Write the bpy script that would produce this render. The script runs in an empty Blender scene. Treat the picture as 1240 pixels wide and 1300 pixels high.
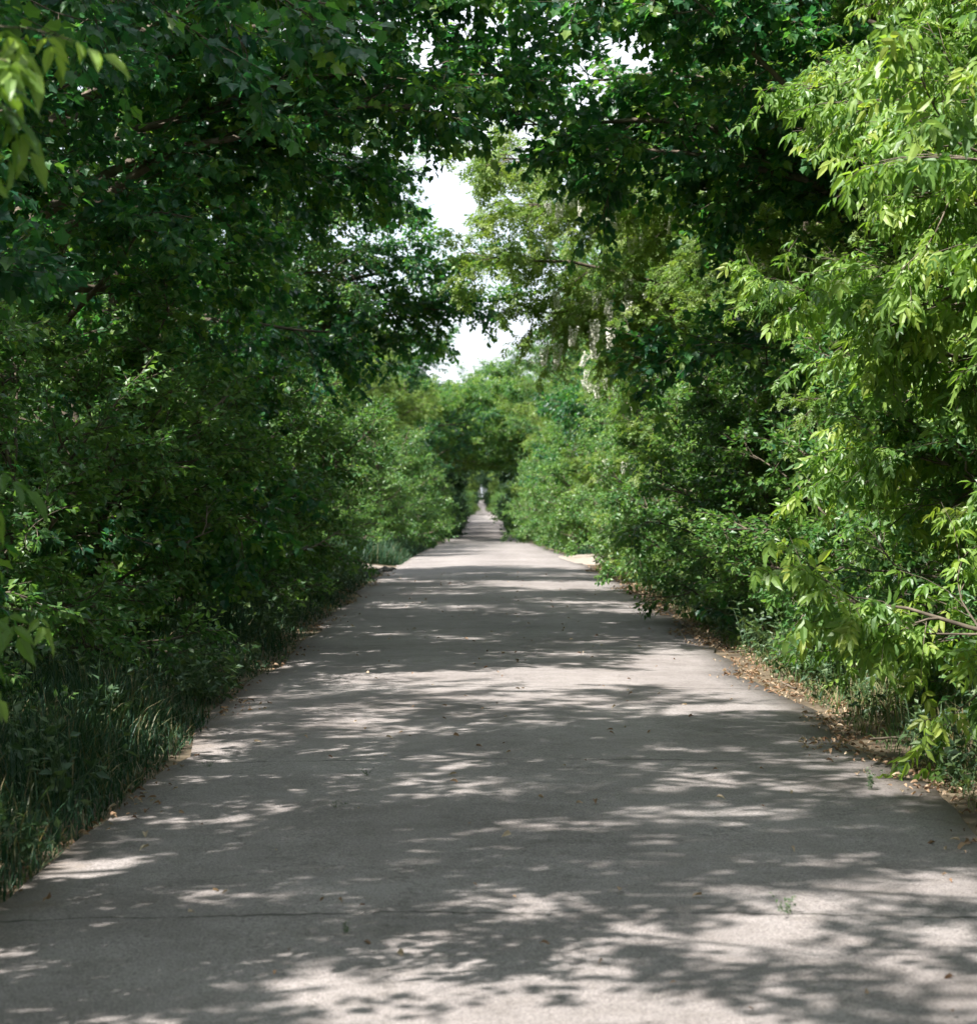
import bpy, math
import numpy as np

S = bpy.context.scene
COL = S.collection
R = math.radians
UP = np.array([0., 0., 1.])


# ------------------------------------------------------------------ helpers
K = 1.45
_py = np.array([-80, 0, 36, 59, 109, 217, 580, 900.])
_pz = np.array([0.05, 0, 0, -.30, -1.25, -2.0, -3.0, -4.0])
_gy = np.arange(-80, 900, 1.0)
_gz = np.interp(_gy, _py, _pz)
_k = np.hanning(25); _k /= _k.sum()
_gz = np.convolve(np.pad(_gz, 12, mode='edge'), _k, mode='valid')


def gz(y):
    return np.interp(y, _gy, _gz)


def norm(v):
    return v / np.maximum(np.linalg.norm(v, axis=-1, keepdims=True), 1e-9)


def mesh_data(name, V, F, mat, smooth=False, tone=None):
    V = np.ascontiguousarray(V, dtype=np.float32)
    F = np.ascontiguousarray(F, dtype=np.int32)
    me = bpy.data.meshes.new(name)
    me.vertices.add(len(V)); me.vertices.foreach_set('co', V.ravel())
    k = F.shape[1]
    me.loops.add(F.size); me.loops.foreach_set('vertex_index', F.ravel())
    me.polygons.add(len(F))
    me.polygons.foreach_set('loop_start', np.arange(0, F.size, k, dtype=np.int32))
    me.update(calc_edges=True)
    me.polygons.foreach_set('use_smooth', np.full(len(F), bool(smooth)))
    if tone is not None:
        a = me.attributes.new('leaf_tone', 'FLOAT', 'FACE')
        a.data.foreach_set('value', np.ascontiguousarray(tone, dtype=np.float32))
    me.materials.append(mat)
    return me


def link(name, data, parent=None):
    o = bpy.data.objects.new(name, data)
    COL.objects.link(o)
    if parent is not None:
        o.parent = parent
    return o


def tag(o, label=None, cat=None, group=None, kind=None):
    if label: o['label'] = label
    if cat: o['category'] = cat
    if group: o['group'] = group
    if kind: o['kind'] = kind
    return o


# ------------------------------------------------------------------ materials
def new_mat(name):
    m = bpy.data.materials.new(name); m.use_nodes = True
    nt = m.node_tree; nt.nodes.clear()
    return m, nt, nt.nodes, nt.links


def ramp(nodes, stops, interp='LINEAR'):
    r = nodes.new('ShaderNodeValToRGB'); cr = r.color_ramp; cr.interpolation = interp
    while len(cr.elements) < len(stops): cr.elements.new(.5)
    for e, (p, c) in zip(cr.elements, stops):
        e.position = p; e.color = (*c, 1) if len(c) == 3 else c
    return r


def leaf_mat(name, stops, trans, tfac=.32, rough=.42, under=.35, spec=.5):
    m, nt, N, L = new_mat(name)
    out = N.new('ShaderNodeOutputMaterial')
    at = N.new('ShaderNodeAttribute'); at.attribute_name = 'leaf_tone'
    oi = N.new('ShaderNodeObjectInfo')
    ad = N.new('ShaderNodeMath'); ad.operation = 'MULTIPLY_ADD'
    L.new(oi.outputs['Random'], ad.inputs[0]); ad.inputs[1].default_value = .16
    L.new(at.outputs['Fac'], ad.inputs[2])
    cr = ramp(N, stops); L.new(ad.outputs[0], cr.inputs[0])
    geo = N.new('ShaderNodeNewGeometry')
    mu = N.new('ShaderNodeMath'); mu.operation = 'MULTIPLY'; mu.inputs[1].default_value = under
    L.new(geo.outputs['Backfacing'], mu.inputs[0])
    mx = N.new('ShaderNodeMixRGB'); L.new(mu.outputs[0], mx.inputs[0])
    L.new(cr.outputs[0], mx.inputs[1]); mx.inputs[2].default_value = (.12, .17, .10, 1)
    p = N.new('ShaderNodeBsdfPrincipled'); L.new(mx.outputs[0], p.inputs['Base Color'])
    p.inputs['Roughness'].default_value = rough
    p.inputs['Specular IOR Level'].default_value = spec
    tr = N.new('ShaderNodeBsdfTranslucent')
    m2 = N.new('ShaderNodeMixRGB'); m2.blend_type = 'MULTIPLY'; m2.inputs[0].default_value = 1
    L.new(cr.outputs[0], m2.inputs[1]); m2.inputs[2].default_value = (*trans, 1)
    L.new(m2.outputs[0], tr.inputs[0])
    ms = N.new('ShaderNodeMixShader'); ms.inputs[0].default_value = tfac
    L.new(p.outputs[0], ms.inputs[1]); L.new(tr.outputs[0], ms.inputs[2])
    L.new(ms.outputs[0], out.inputs[0])
    return m


def plain_noise_mat(name, stops, scale=8., rough=.85, bump=.3, detail=6, vec='Object', zs=1.):
    m, nt, N, L = new_mat(name)
    out = N.new('ShaderNodeOutputMaterial')
    tc = N.new('ShaderNodeTexCoord'); mp = N.new('ShaderNodeMapping')
    mp.inputs['Scale'].default_value = (1, 1, zs)
    L.new(tc.outputs[vec], mp.inputs[0])
    nz = N.new('ShaderNodeTexNoise'); nz.inputs['Scale'].default_value = scale; nz.inputs['Detail'].default_value = detail
    L.new(mp.outputs[0], nz.inputs['Vector'])
    cr = ramp(N, stops); L.new(nz.outputs[0], cr.inputs[0])
    p = N.new('ShaderNodeBsdfPrincipled'); p.inputs['Roughness'].default_value = rough
    p.inputs['Specular IOR Level'].default_value = .25
    L.new(cr.outputs[0], p.inputs['Base Color'])
    b = N.new('ShaderNodeBump'); b.inputs['Strength'].default_value = bump; b.inputs['Distance'].default_value = .02
    L.new(nz.outputs[0], b.inputs['Height']); L.new(b.outputs[0], p.inputs['Normal'])
    L.new(p.outputs[0], out.inputs[0])
    return m


def tone_mat(name, stops, rough=.7, tfac=.25):
    return leaf_mat(name, stops, (1.6, 1.5, .8), tfac, rough, 0., .3)


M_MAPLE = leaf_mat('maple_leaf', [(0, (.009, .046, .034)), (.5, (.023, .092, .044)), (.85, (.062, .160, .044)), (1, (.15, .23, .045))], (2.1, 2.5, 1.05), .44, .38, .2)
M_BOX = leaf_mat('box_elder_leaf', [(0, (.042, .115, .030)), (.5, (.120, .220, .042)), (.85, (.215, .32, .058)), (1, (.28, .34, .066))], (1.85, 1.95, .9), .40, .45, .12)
M_LOC = leaf_mat('locust_leaf', [(0, (.055, .120, .028)), (.5, (.120, .205, .042)), (1, (.21, .27, .065))], (1.9, 2.0, .95), .40, .5, .15)
M_ELM = leaf_mat('elm_leaf', [(0, (.018, .072, .032)), (.5, (.060, .152, .042)), (.85, (.130, .228, .048)), (1, (.20, .26, .055))], (1.9, 2.1, 1.0), .38, .42, .15)
M_SHRUB = leaf_mat('shrub_leaf', [(0, (.020, .078, .034)), (.5, (.066, .160, .044)), (1, (.15, .245, .054))], (1.9, 2.1, 1.0), .36, .42, .15)
M_TUNNEL = leaf_mat('shade_darkened_leaf', [(0, (.010, .040, .022)), (.5, (.022, .072, .030)), (1, (.055, .12, .036))], (1.8, 2.0, 1.0), .26, .5, .1)  # leaf colour darkened to stand in for shade inside the leafy tunnel
M_HERB = leaf_mat('herb_leaf', [(0, (.030, .070, .035)), (.5, (.055, .110, .045)), (1, (.11, .16, .06))], (1.8, 1.8, .9), .28, .5, .2)
M_GRASS = tone_mat('grass_blade', [(0, (.008, .034, .019)), (.55, (.021, .062, .028)), (.88, (.048, .092, .038)), (.95, (.13, .125, .065)), (1, (.22, .185, .10))], .5)
M_STRAW = tone_mat('straw_blade', [(0, (.04, .10, .030)), (.55, (.085, .14, .045)), (.75, (.24, .21, .11)), (1, (.38, .30, .17))], .6)
M_LITTER = tone_mat('dead_leaf', [(0, (.10, .055, .032)), (.35, (.22, .13, .075)), (.7, (.36, .24, .15)), (1, (.48, .38, .27))], .7, .12)
M_PETAL = leaf_mat('locust_petal', [(0, (.62, .62, .52)), (1, (.82, .80, .72))], (1.1, 1.1, 1.05), .4, .6, 0.)
M_BARK = plain_noise_mat('bark', [(.3, (.045, .035, .026)), (.55, (.10, .08, .058)), (.75, (.19, .155, .115))], 14, .9, .6, 6, 'Object', .25)
M_TWIG = plain_noise_mat('twig_bark', [(.3, (.06, .048, .036)), (.55, (.125, .10, .072)), (.75, (.25, .20, .15))], 9, .8, .3, 4)
M_STONE = plain_noise_mat('stone', [(.3, (.06, .055, .05)), (.7, (.16, .15, .14))], 20, .9, .6)


# ------------------------------------------------------------------ branches and leaves
def grow(P, D, LEN, n, rng, wob, trop):
    """integrate T paths at once: (T,n,3)"""
    T = len(P); out = np.empty((T, n, 3)); out[:, 0] = P
    d = norm(D.copy()); st = (LEN / (n - 1))[:, None]
    for i in range(1, n):
        d = norm(d + rng.normal(0, wob, (T, 3)) + np.asarray(trop) * st)
        out[:, i] = out[:, i - 1] + d * st
    return out


def tubes(paths, r0, r1, k):
    T, n, _ = paths.shape
    tan = norm(np.gradient(paths, axis=1))
    mt = norm(tan.mean(axis=1))
    ref = np.where(np.abs(mt[:, 2:3]) < .85, UP, np.array([1., 0, 0]))[:, None, :]
    a = norm(np.cross(tan, np.broadcast_to(ref, tan.shape))); b = np.cross(tan, a)
    t = np.linspace(0, 1, n)[None, :, None, None]
    rad = np.asarray(r0)[:, None, None, None] * (1 - t) + np.asarray(r1)[:, None, None, None] * t
    th = np.arange(k) * 2 * math.pi / k
    V = paths[:, :, None, :] + rad * (np.cos(th)[None, None, :, None] * a[:, :, None, :] + np.sin(th)[None, None, :, None] * b[:, :, None, :])
    base = (np.arange(T) * n * k)[:, None, None]
    i = np.arange(n - 1)[None, :, None]; j = np.arange(k)[None, None, :]
    j2 = (j + 1) % k
    F = np.stack([base + i * k + j, base + i * k + j2, base + (i + 1) * k + j2, base + (i + 1) * k + j], -1)
    return V.reshape(-1, 3), F.reshape(-1, 4)


def cat(parts):
    Vs, Fs, o = [], [], 0
    for V, F in parts:
        Vs.append(V); Fs.append(F + o); o += len(V)
    return np.concatenate(Vs), np.concatenate(Fs)


def sample(paths, ti, u):
    n = paths.shape[1]
    x = np.clip(u, 0, .9999) * (n - 1); i = x.astype(int); f = (x - i)[:, None]
    a = paths[ti, i]; b = paths[ti, i + 1]
    return a * (1 - f) + b * f, norm(b - a)


def off_axis(tan, ang, rng, flat=.6):
    """directions leaning ang off tan, mostly sideways"""
    side = norm(np.cross(tan, UP) + rng.normal(0, .05, tan.shape))
    upv = np.cross(side, tan)
    sg = np.where(rng.random(len(tan)) < .5, -1., 1.)
    ph = rng.normal(0, flat, len(tan))
    s = side * (sg * np.cos(ph))[:, None] + upv * np.sin(ph)[:, None]
    return norm(tan * np.cos(ang)[:, None] + s * np.sin(ang)[:, None])


T_SIMPLE = (np.array([[0, 0, 0], [.36, 0, -.02], [.7, 0, -.05], [1, 0, -.16], [.24, .42, .09], [.62, .36, .03], [.24, -.42, .09], [.62, -.36, .03]]),
            np.array([[0, 6, 1], [1, 6, 7], [1, 7, 2], [2, 7, 3], [0, 1, 4], [1, 5, 4], [1, 2, 5], [2, 3, 5]]))
T_MID = (np.array([[0, 0, 0], [.45, 0, -.03], [1, 0, -.12], [.36, .5, .08], [.36, -.5, .08]]),
         np.array([[0, 4, 1], [1, 4, 2], [0, 1, 3], [1, 2, 3]]))
T_LOW = (np.array([[0, 0, 0], [.42, .5, .06], [.42, -.5, .06], [1, 0, -.08]]), np.array([[0, 2, 3], [0, 3, 1]]))
T_LOBED = (np.array([[.34, 0, -.05], [0, 0, 0], [.08, .36, .05], [.24, .30, .02], [.52, .46, .05], [.62, .26, .0], [1, 0, -.16],
                     [.62, -.26, .0], [.52, -.46, .05], [.24, -.30, .02], [.08, -.36, .05]]),
           np.array([[0, i, i + 1 if i < 10 else 1] for i in range(1, 11)])[:, [0, 2, 1]])


def leaf_mesh(pos, axis, nrm, ln, wd, tpl):
    tv, tf = tpl
    side = np.cross(nrm, axis)
    V = (pos[:, None, :] + tv[None, :, 0:1] * ln[:, None, None] * axis[:, None, :]
         + tv[None, :, 1:2] * wd[:, None, None] * side[:, None, :] + tv[None, :, 2:3] * ln[:, None, None] * nrm[:, None, :])
    F = tf[None] + (np.arange(len(pos)) * len(tv))[:, None, None]
    return V.reshape(-1, 3), F.reshape(-1, 3)


def leaves(twigs, per, rng, P):
    T = len(twigs)
    ti = np.repeat(np.arange(T), per)
    u = ((np.tile(np.arange(per), T) + rng.random(T * per)) / per) * .9 + .12
    pos, tan = sample(twigs, ti, u)
    sg = np.where(np.tile(np.arange(per), T) % 2 == 0, 1., -1.)
    side = norm(np.cross(tan, UP)); upv = np.cross(side, tan)
    ph = rng.normal(0, .7, len(ti))
    sv = side * (sg * np.cos(ph))[:, None] + upv * np.sin(ph)[:, None]
    ax = norm(tan * .55 + sv * .8 - UP * P.get('droop', .25) + rng.normal(0, .28, pos.shape))
    nr = UP + rng.normal(0, P.get('nvar', .5), pos.shape)
    nr = norm(nr - ax * (nr * ax).sum(-1, keepdims=True))
    tone = np.clip(.55 * rng.random(T)[ti] + .45 * rng.random(len(ti)) * .9 + .12 * u, 0, 1)
    ln0 = P['leaf'] * rng.uniform(.65, 1.2, len(ti))
    form = P['form']
    if form == 'simple':
        pet = .35
        return pos + ax * (ln0 * pet)[:, None], ax, nr, ln0, ln0 * P['aspect'], tone
    sd = np.cross(nr, ax)
    if form == 'compound':
        spec = [(1.0, 0, 1.05), (.55, 52, .95), (.55, -52, .95), (.12, 70, .75), (.12, -70, .75)]
        ld, stem = .55, .75
    else:
        spec = [(1.9, 0, .9)] + [(o, s, 1.) for o in (.45, .95, 1.4, 1.75) for s in (70, -70)]
        ld, stem = .12, 1.0
    out = []
    for off, an, sc in spec:
        c, s = math.cos(R(an)), math.sin(R(an))
        a2 = norm(ax * c + sd * s - UP * ld + rng.normal(0, .16, ax.shape))
        n2 = norm(nr + rng.normal(0, .22, ax.shape)); n2 = norm(n2 - a2 * (n2 * a2).sum(-1, keepdims=True))
        p2 = pos + ax * (ln0 * (stem * off + .25))[:, None] - UP * (ln0 * off * .18)[:, None]
        l2 = ln0 * sc * rng.uniform(.85, 1.1, len(ti))
        out.append((p2, a2, n2, l2, l2 * P['aspect'], np.clip(tone + rng.normal(0, .05, len(ti)), 0, 1)))
    return tuple(np.concatenate(x) for x in zip(*out))


KINDS = dict(
    maple=dict(H=11., r=.17, nl=24, z0=.4, px=[0, .15, .35, .6, .8, 1], py=[1.9, 2.1, 3.2, 3.7, 3.3, 1.8], bias=.24, el=[0, 55], ns=13, nt=9, per=12,
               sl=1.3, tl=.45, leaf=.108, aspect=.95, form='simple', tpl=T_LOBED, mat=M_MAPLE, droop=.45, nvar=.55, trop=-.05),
    box=dict(H=8.2, r=.12, nl=26, z0=.3, px=[0, .2, .5, .8, 1], py=[1.9, 2.2, 2.7, 2.5, 1.4], bias=.22, el=[5, 60], ns=12, nt=8, per=8,
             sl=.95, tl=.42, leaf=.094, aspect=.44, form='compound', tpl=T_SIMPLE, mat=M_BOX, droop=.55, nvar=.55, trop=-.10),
    sapling=dict(H=3.6, r=.05, nl=7, z0=.5, px=[0, 1], py=[.9, .6], bias=-.2, el=[10, 55], ns=9, nt=6, per=5,
                 sl=.5, tl=.32, leaf=.115, aspect=.46, form='compound', tpl=T_SIMPLE, mat=M_BOX, droop=.6, nvar=.5, trop=-.12),
    locust=dict(H=10.0, r=.15, nl=23, z0=.5, px=[0, .2, .5, .8, 1], py=[1.9, 2.2, 3.1, 2.8, 1.6], bias=.25, el=[5, 60], ns=13, nt=8, per=8,
                sl=1.2, tl=.45, leaf=.066, aspect=.52, form='pinnate', tpl=T_LOW, mat=M_LOC, droop=.35, nvar=.5, trop=-.08),
    elm=dict(H=9.4, r=.13, nl=26, z0=.3, px=[0, .2, .45, .75, 1], py=[1.9, 2.2, 3.1, 3.0, 1.5], bias=.22, el=[2, 60], ns=13, nt=9, per=17,
             sl=1.15, tl=.44, leaf=.088, aspect=.60, form='simple', tpl=T_MID, mat=M_ELM, droop=.25, nvar=.55, trop=-.05),
    arch=dict(H=8.5, r=.14, nl=24, z0=.3, px=[0, .46, .56, .66, .85, 1], py=[1.4, 1.6, 2.8, 3.7, 3.1, 1.8], bias=.4, el=[8, 45], ns=11, nt=7, per=15,
              sl=1.2, tl=.5, leaf=.135, aspect=.66, form='simple', tpl=T_LOW, mat=M_ELM, droop=.25, nvar=.6, trop=-.05),
    shrub=dict(H=1.7, r=.03, nl=20, z0=.03, px=[0, .5, 1], py=[1.15, 1.4, 1.3], bias=.0, el=[10, 75], ns=14, nt=8, per=16,
               sl=.6, tl=.28, leaf=.066, aspect=.62, form='simple', tpl=T_MID, mat=M_SHRUB, droop=.15, nvar=.6, trop=-.12),
)


def gen_tree(kind, seed, extra=(), per_limb=True, thin=1.0, **over):
    P = dict(KINDS[kind], **over); rng = np.random.default_rng(seed)
    H = P['H']
    tp = grow(np.array([[0, 0, -.15]]), np.array([[.06, rng.normal(0, .05), 1.]]), np.array([H + .15]), 12, rng, .05, (0, 0, .12))
    tr_parts = [tubes(tp, np.array([P['r']]), np.array([.012]), 9)]
    limbs, rl = [], []
    nl = P['nl']
    for i in range(nl):
        zf = np.clip((i + rng.uniform(.1, .9)) / nl, 0, 1)
        z = P['z0'] + (H * .95 - P['z0']) * zf
        p, _ = sample(tp, np.array([0]), np.array([(z + .15) / (H + .15)]))
        az = i * 2.4 + rng.normal(0, .35)
        Ln = np.interp(zf, P['px'], P['py']) * (1 + P['bias'] * math.cos(az)) * rng.uniform(.8, 1.15)
        el = R(np.interp(zf, [0, 1], P['el'])) + rng.normal(0, .15)
        d = np.array([[math.cos(az) * math.cos(el), math.sin(az) * math.cos(el), math.sin(el)]])
        limbs.append(grow(p, d, np.array([Ln]), 8, rng, .10, (0, 0, P['trop']))[0])
        rl.append(.010 + P['r'] * .26 * Ln / 3)
    for tgt in extra:
        tgt = np.array(tgt, float)
        z = max(.5, tgt[2] - .55 * math.hypot(tgt[0], tgt[1]) * .6)
        z = min(z, H * .9)
        p, _ = sample(tp, np.array([0]), np.array([(z + .15) / (H + .15)])); p = p[0]
        t = np.linspace(0, 1, 8)[:, None]
        mid = (p + tgt) / 2 + np.array([0, 0, .22 * np.linalg.norm(tgt - p)])
        q = (1 - t) ** 2 * p + 2 * t * (1 - t) * mid + t * t * tgt
        q[1:-1] += rng.normal(0, .05, (6, 3))
        limbs.append(q); rl.append(.012 + .012 * np.linalg.norm(tgt - p))
    leader = tp[0][5:][None]
    lx = np.linspace(0, 1, 8)
    lead, _ = sample(tp, np.zeros(8, int), .55 + .45 * lx)
    limbs.append(lead); rl.append(0)
    LP = np.array(limbs); nL = len(LP)
    llen = np.linalg.norm(np.diff(LP, axis=1), axis=2).sum(1)
    # secondary branches
    cnt = np.maximum(4, (P['ns'] * llen / 2.6 * thin)).astype(int)
    li = np.repeat(np.arange(nL), cnt)
    u = np.concatenate([(np.arange(c) + rng.random(c)) / c for c in cnt]) * .86 + .14
    p, t = sample(LP, li, u)
    d = off_axis(t, rng.uniform(.5, 1.15, len(li)), rng, .8)
    sl = P['sl'] * (1.1 - .55 * u) * rng.uniform(.6, 1.2, len(li))
    SP = grow(p, d, sl, 6, rng, .13, (0, 0, P['trop'] * 2))
    # the tips of limbs count as secondary branches too
    # twigs
    si = np.repeat(np.arange(len(SP)), P['nt'])
    u2 = np.tile((np.arange(P['nt']) + .5) / P['nt'], len(SP)) + rng.uniform(-.06, .06, len(si))
    u2 = np.clip(u2 * .9 + .12, 0, 1)
    p, t = sample(SP, si, u2)
    d = off_axis(t, rng.uniform(.3, 1.0, len(si)), rng, .8)
    tl = P['tl'] * rng.uniform(.55, 1.25, len(si))
    TW = grow(p, d, tl, 4, rng, .13, (0, 0, P['trop'] * 5 - .25))
    tli = li[si]
    limb_parts = []
    for i in range(nL):
        ms, mt = li == i, tli == i
        prt = []
        if rl[i] > 0:
            prt.append(tubes(LP[i:i + 1], np.array([rl[i]]), np.array([.006]), 6))
        if ms.any(): prt.append(tubes(SP[ms], np.full(ms.sum(), .0085), np.full(ms.sum(), .0035), 4))
        if mt.any(): prt.append(tubes(TW[mt], np.full(mt.sum(), .0034), np.full(mt.sum(), .0016), 3))
        if rl[i] > 0 and per_limb: limb_parts.append(cat(prt))
        else: tr_parts += prt
    pos, ax, nr, ln, wd, tone = leaves(TW, P['per'], rng, P)
    V, F = leaf_mesh(pos, ax, nr, ln, wd, P['tpl'])
    tone = np.repeat(tone, len(P['tpl'][1]))
    V2, F2 = cat(tr_parts)
    nm = kind
    res = dict(trunk=mesh_data(nm + '_trunk', V2, F2, M_BARK, True),
               crown=mesh_data(nm + '_crown', V, F, P['mat'], False, tone),
               limbs=[mesh_data(nm + '_limb', v, f, M_TWIG, True) for v, f in limb_parts], tips=TW[:, -1], tipd=TW[:, -1, 2])
    return res


def place(proto, name, x, y, rz, sc, label, catg, group, blossoms=None, seed=0, dz=0.):
    r = link(name, None)
    r.empty_display_size = .4
    r.location = (x, y, float(gz(y)) + dz); r.rotation_euler = (0, 0, rz)
    r.scale = (sc, sc, sc) if not hasattr(sc, '__len__') else sc
    tag(r, label, catg, group)
    t = link('trunk' if name != 'shrub' else 'stem', proto['trunk'], r)
    for m in proto['limbs']:
        link('limb', m, t)
    link('crown' if name != 'shrub' else 'foliage', proto['crown'], r)
    if blossoms:
        rng = np.random.default_rng(seed)
        tips = proto['tips']
        ok = tips[(tips[:, 0] > .2) & (tips[:, 0] < 3.9) & (tips[:, 2] > 2.2) & (tips[:, 2] < 6.2)]
        sc_ = .5 * ok[:, 0] + 1.0 * ok[:, 1] + rng.normal(0, .5, len(ok))
        ok = ok[np.argsort(-sc_)[:len(ok) // 4]]
        centres = ok[rng.choice(len(ok), 11)]
        w = np.min(np.linalg.norm(ok[:, None] - centres[None], axis=2), axis=1)
        pr = np.exp(-w * 1.6); pr /= pr.sum()
        for i in rng.choice(len(ok), min(blossoms, len(ok)), replace=False, p=pr):
            b = link('blossom_cluster', BLOSSOM[rng.integers(3)], r)
            b.location = ok[i] + np.array([.06, .16, -.03]); b.rotation_euler = (rng.normal(0, .15), rng.normal(0, .15), rng.uniform(0, 6.28))
            s = rng.uniform(.9, 1.35); b.scale = (s, s, s)
    return r


def blossom_mesh(seed):
    rng = np.random.default_rng(seed); n = 110
    u = (np.arange(n) + rng.random(n)) / n; th = rng.uniform(0, 6.28, n)
    rad = .045 * (1 - .7 * u)
    pos = np.stack([np.cos(th) * rad, np.sin(th) * rad, -.02 - .24 * u], 1)
    ax = norm(np.stack([np.cos(th), np.sin(th), rng.normal(-.3, .3, n)], 1))
    nr = UP + rng.normal(0, .7, (n, 3)); nr = norm(nr - ax * (nr * ax).sum(-1, keepdims=True))
    ln = np.full(n, .030)
    V, F = leaf_mesh(pos, ax, nr, ln, ln * .95, T_MID)
    return mesh_data('blossom', V, F, M_PETAL, False, np.repeat(rng.random(n), 4))


BLOSSOM = [blossom_mesh(i) for i in range(3)]

# ------------------------------------------------------------------ setting: ground, road, tracks
RX, RW = .24, 2.08


def road_edges(y, rng_l, rng_r):
    return RX - RW + np.interp(y, EY, EL), RX + RW + np.interp(y, EY, ER)


_r = np.random.default_rng(3)
EY = np.arange(-20, 660, .4)
EL = np.convolve(_r.normal(0, .10, len(EY)), np.ones(4) / 4, 'same') + .04 * np.sin(EY * .7)
ER = np.convolve(_r.normal(0, .11, len(EY)), np.ones(4) / 4, 'same') + .05 * np.sin(EY * .55 + 1)


def ground():
    xs = np.unique(np.concatenate([np.linspace(-300, -16, 18), np.arange(-16, 16.01, .5), np.linspace(16, 300, 18)]))
    ys = np.unique(np.concatenate([np.arange(-60, 80, .7), np.arange(80, 660, 5), np.linspace(660, 880, 12)]))
    X, Y = np.meshgrid(xs, ys)
    d = np.maximum(np.abs(X - RX) - RW, 0)
    rng = np.random.default_rng(5)
    Z = gz(Y) - .025 + .10 * np.clip(d / 1.2, 0, 1) + rng.normal(0, .012, X.shape) * np.clip(d / .4, 0, 1)
    V = np.stack([X, Y, Z], -1).reshape(-1, 3)
    nx = len(xs); i = np.arange(len(ys) - 1)[:, None]; j = np.arange(nx - 1)[None]
    F = np.stack([i * nx + j, i * nx + j + 1, (i + 1) * nx + j + 1, (i + 1) * nx + j], -1).reshape(-1, 4)
    m = plain_noise_mat('soil', [(.3, (.060, .045, .030)), (.5, (.11, .085, .055)), (.7, (.19, .145, .095))], 3.5, .95, .7, 10)
    tag(link('ground', mesh_data('ground', V, F, m, True)), kind='structure')


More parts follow.
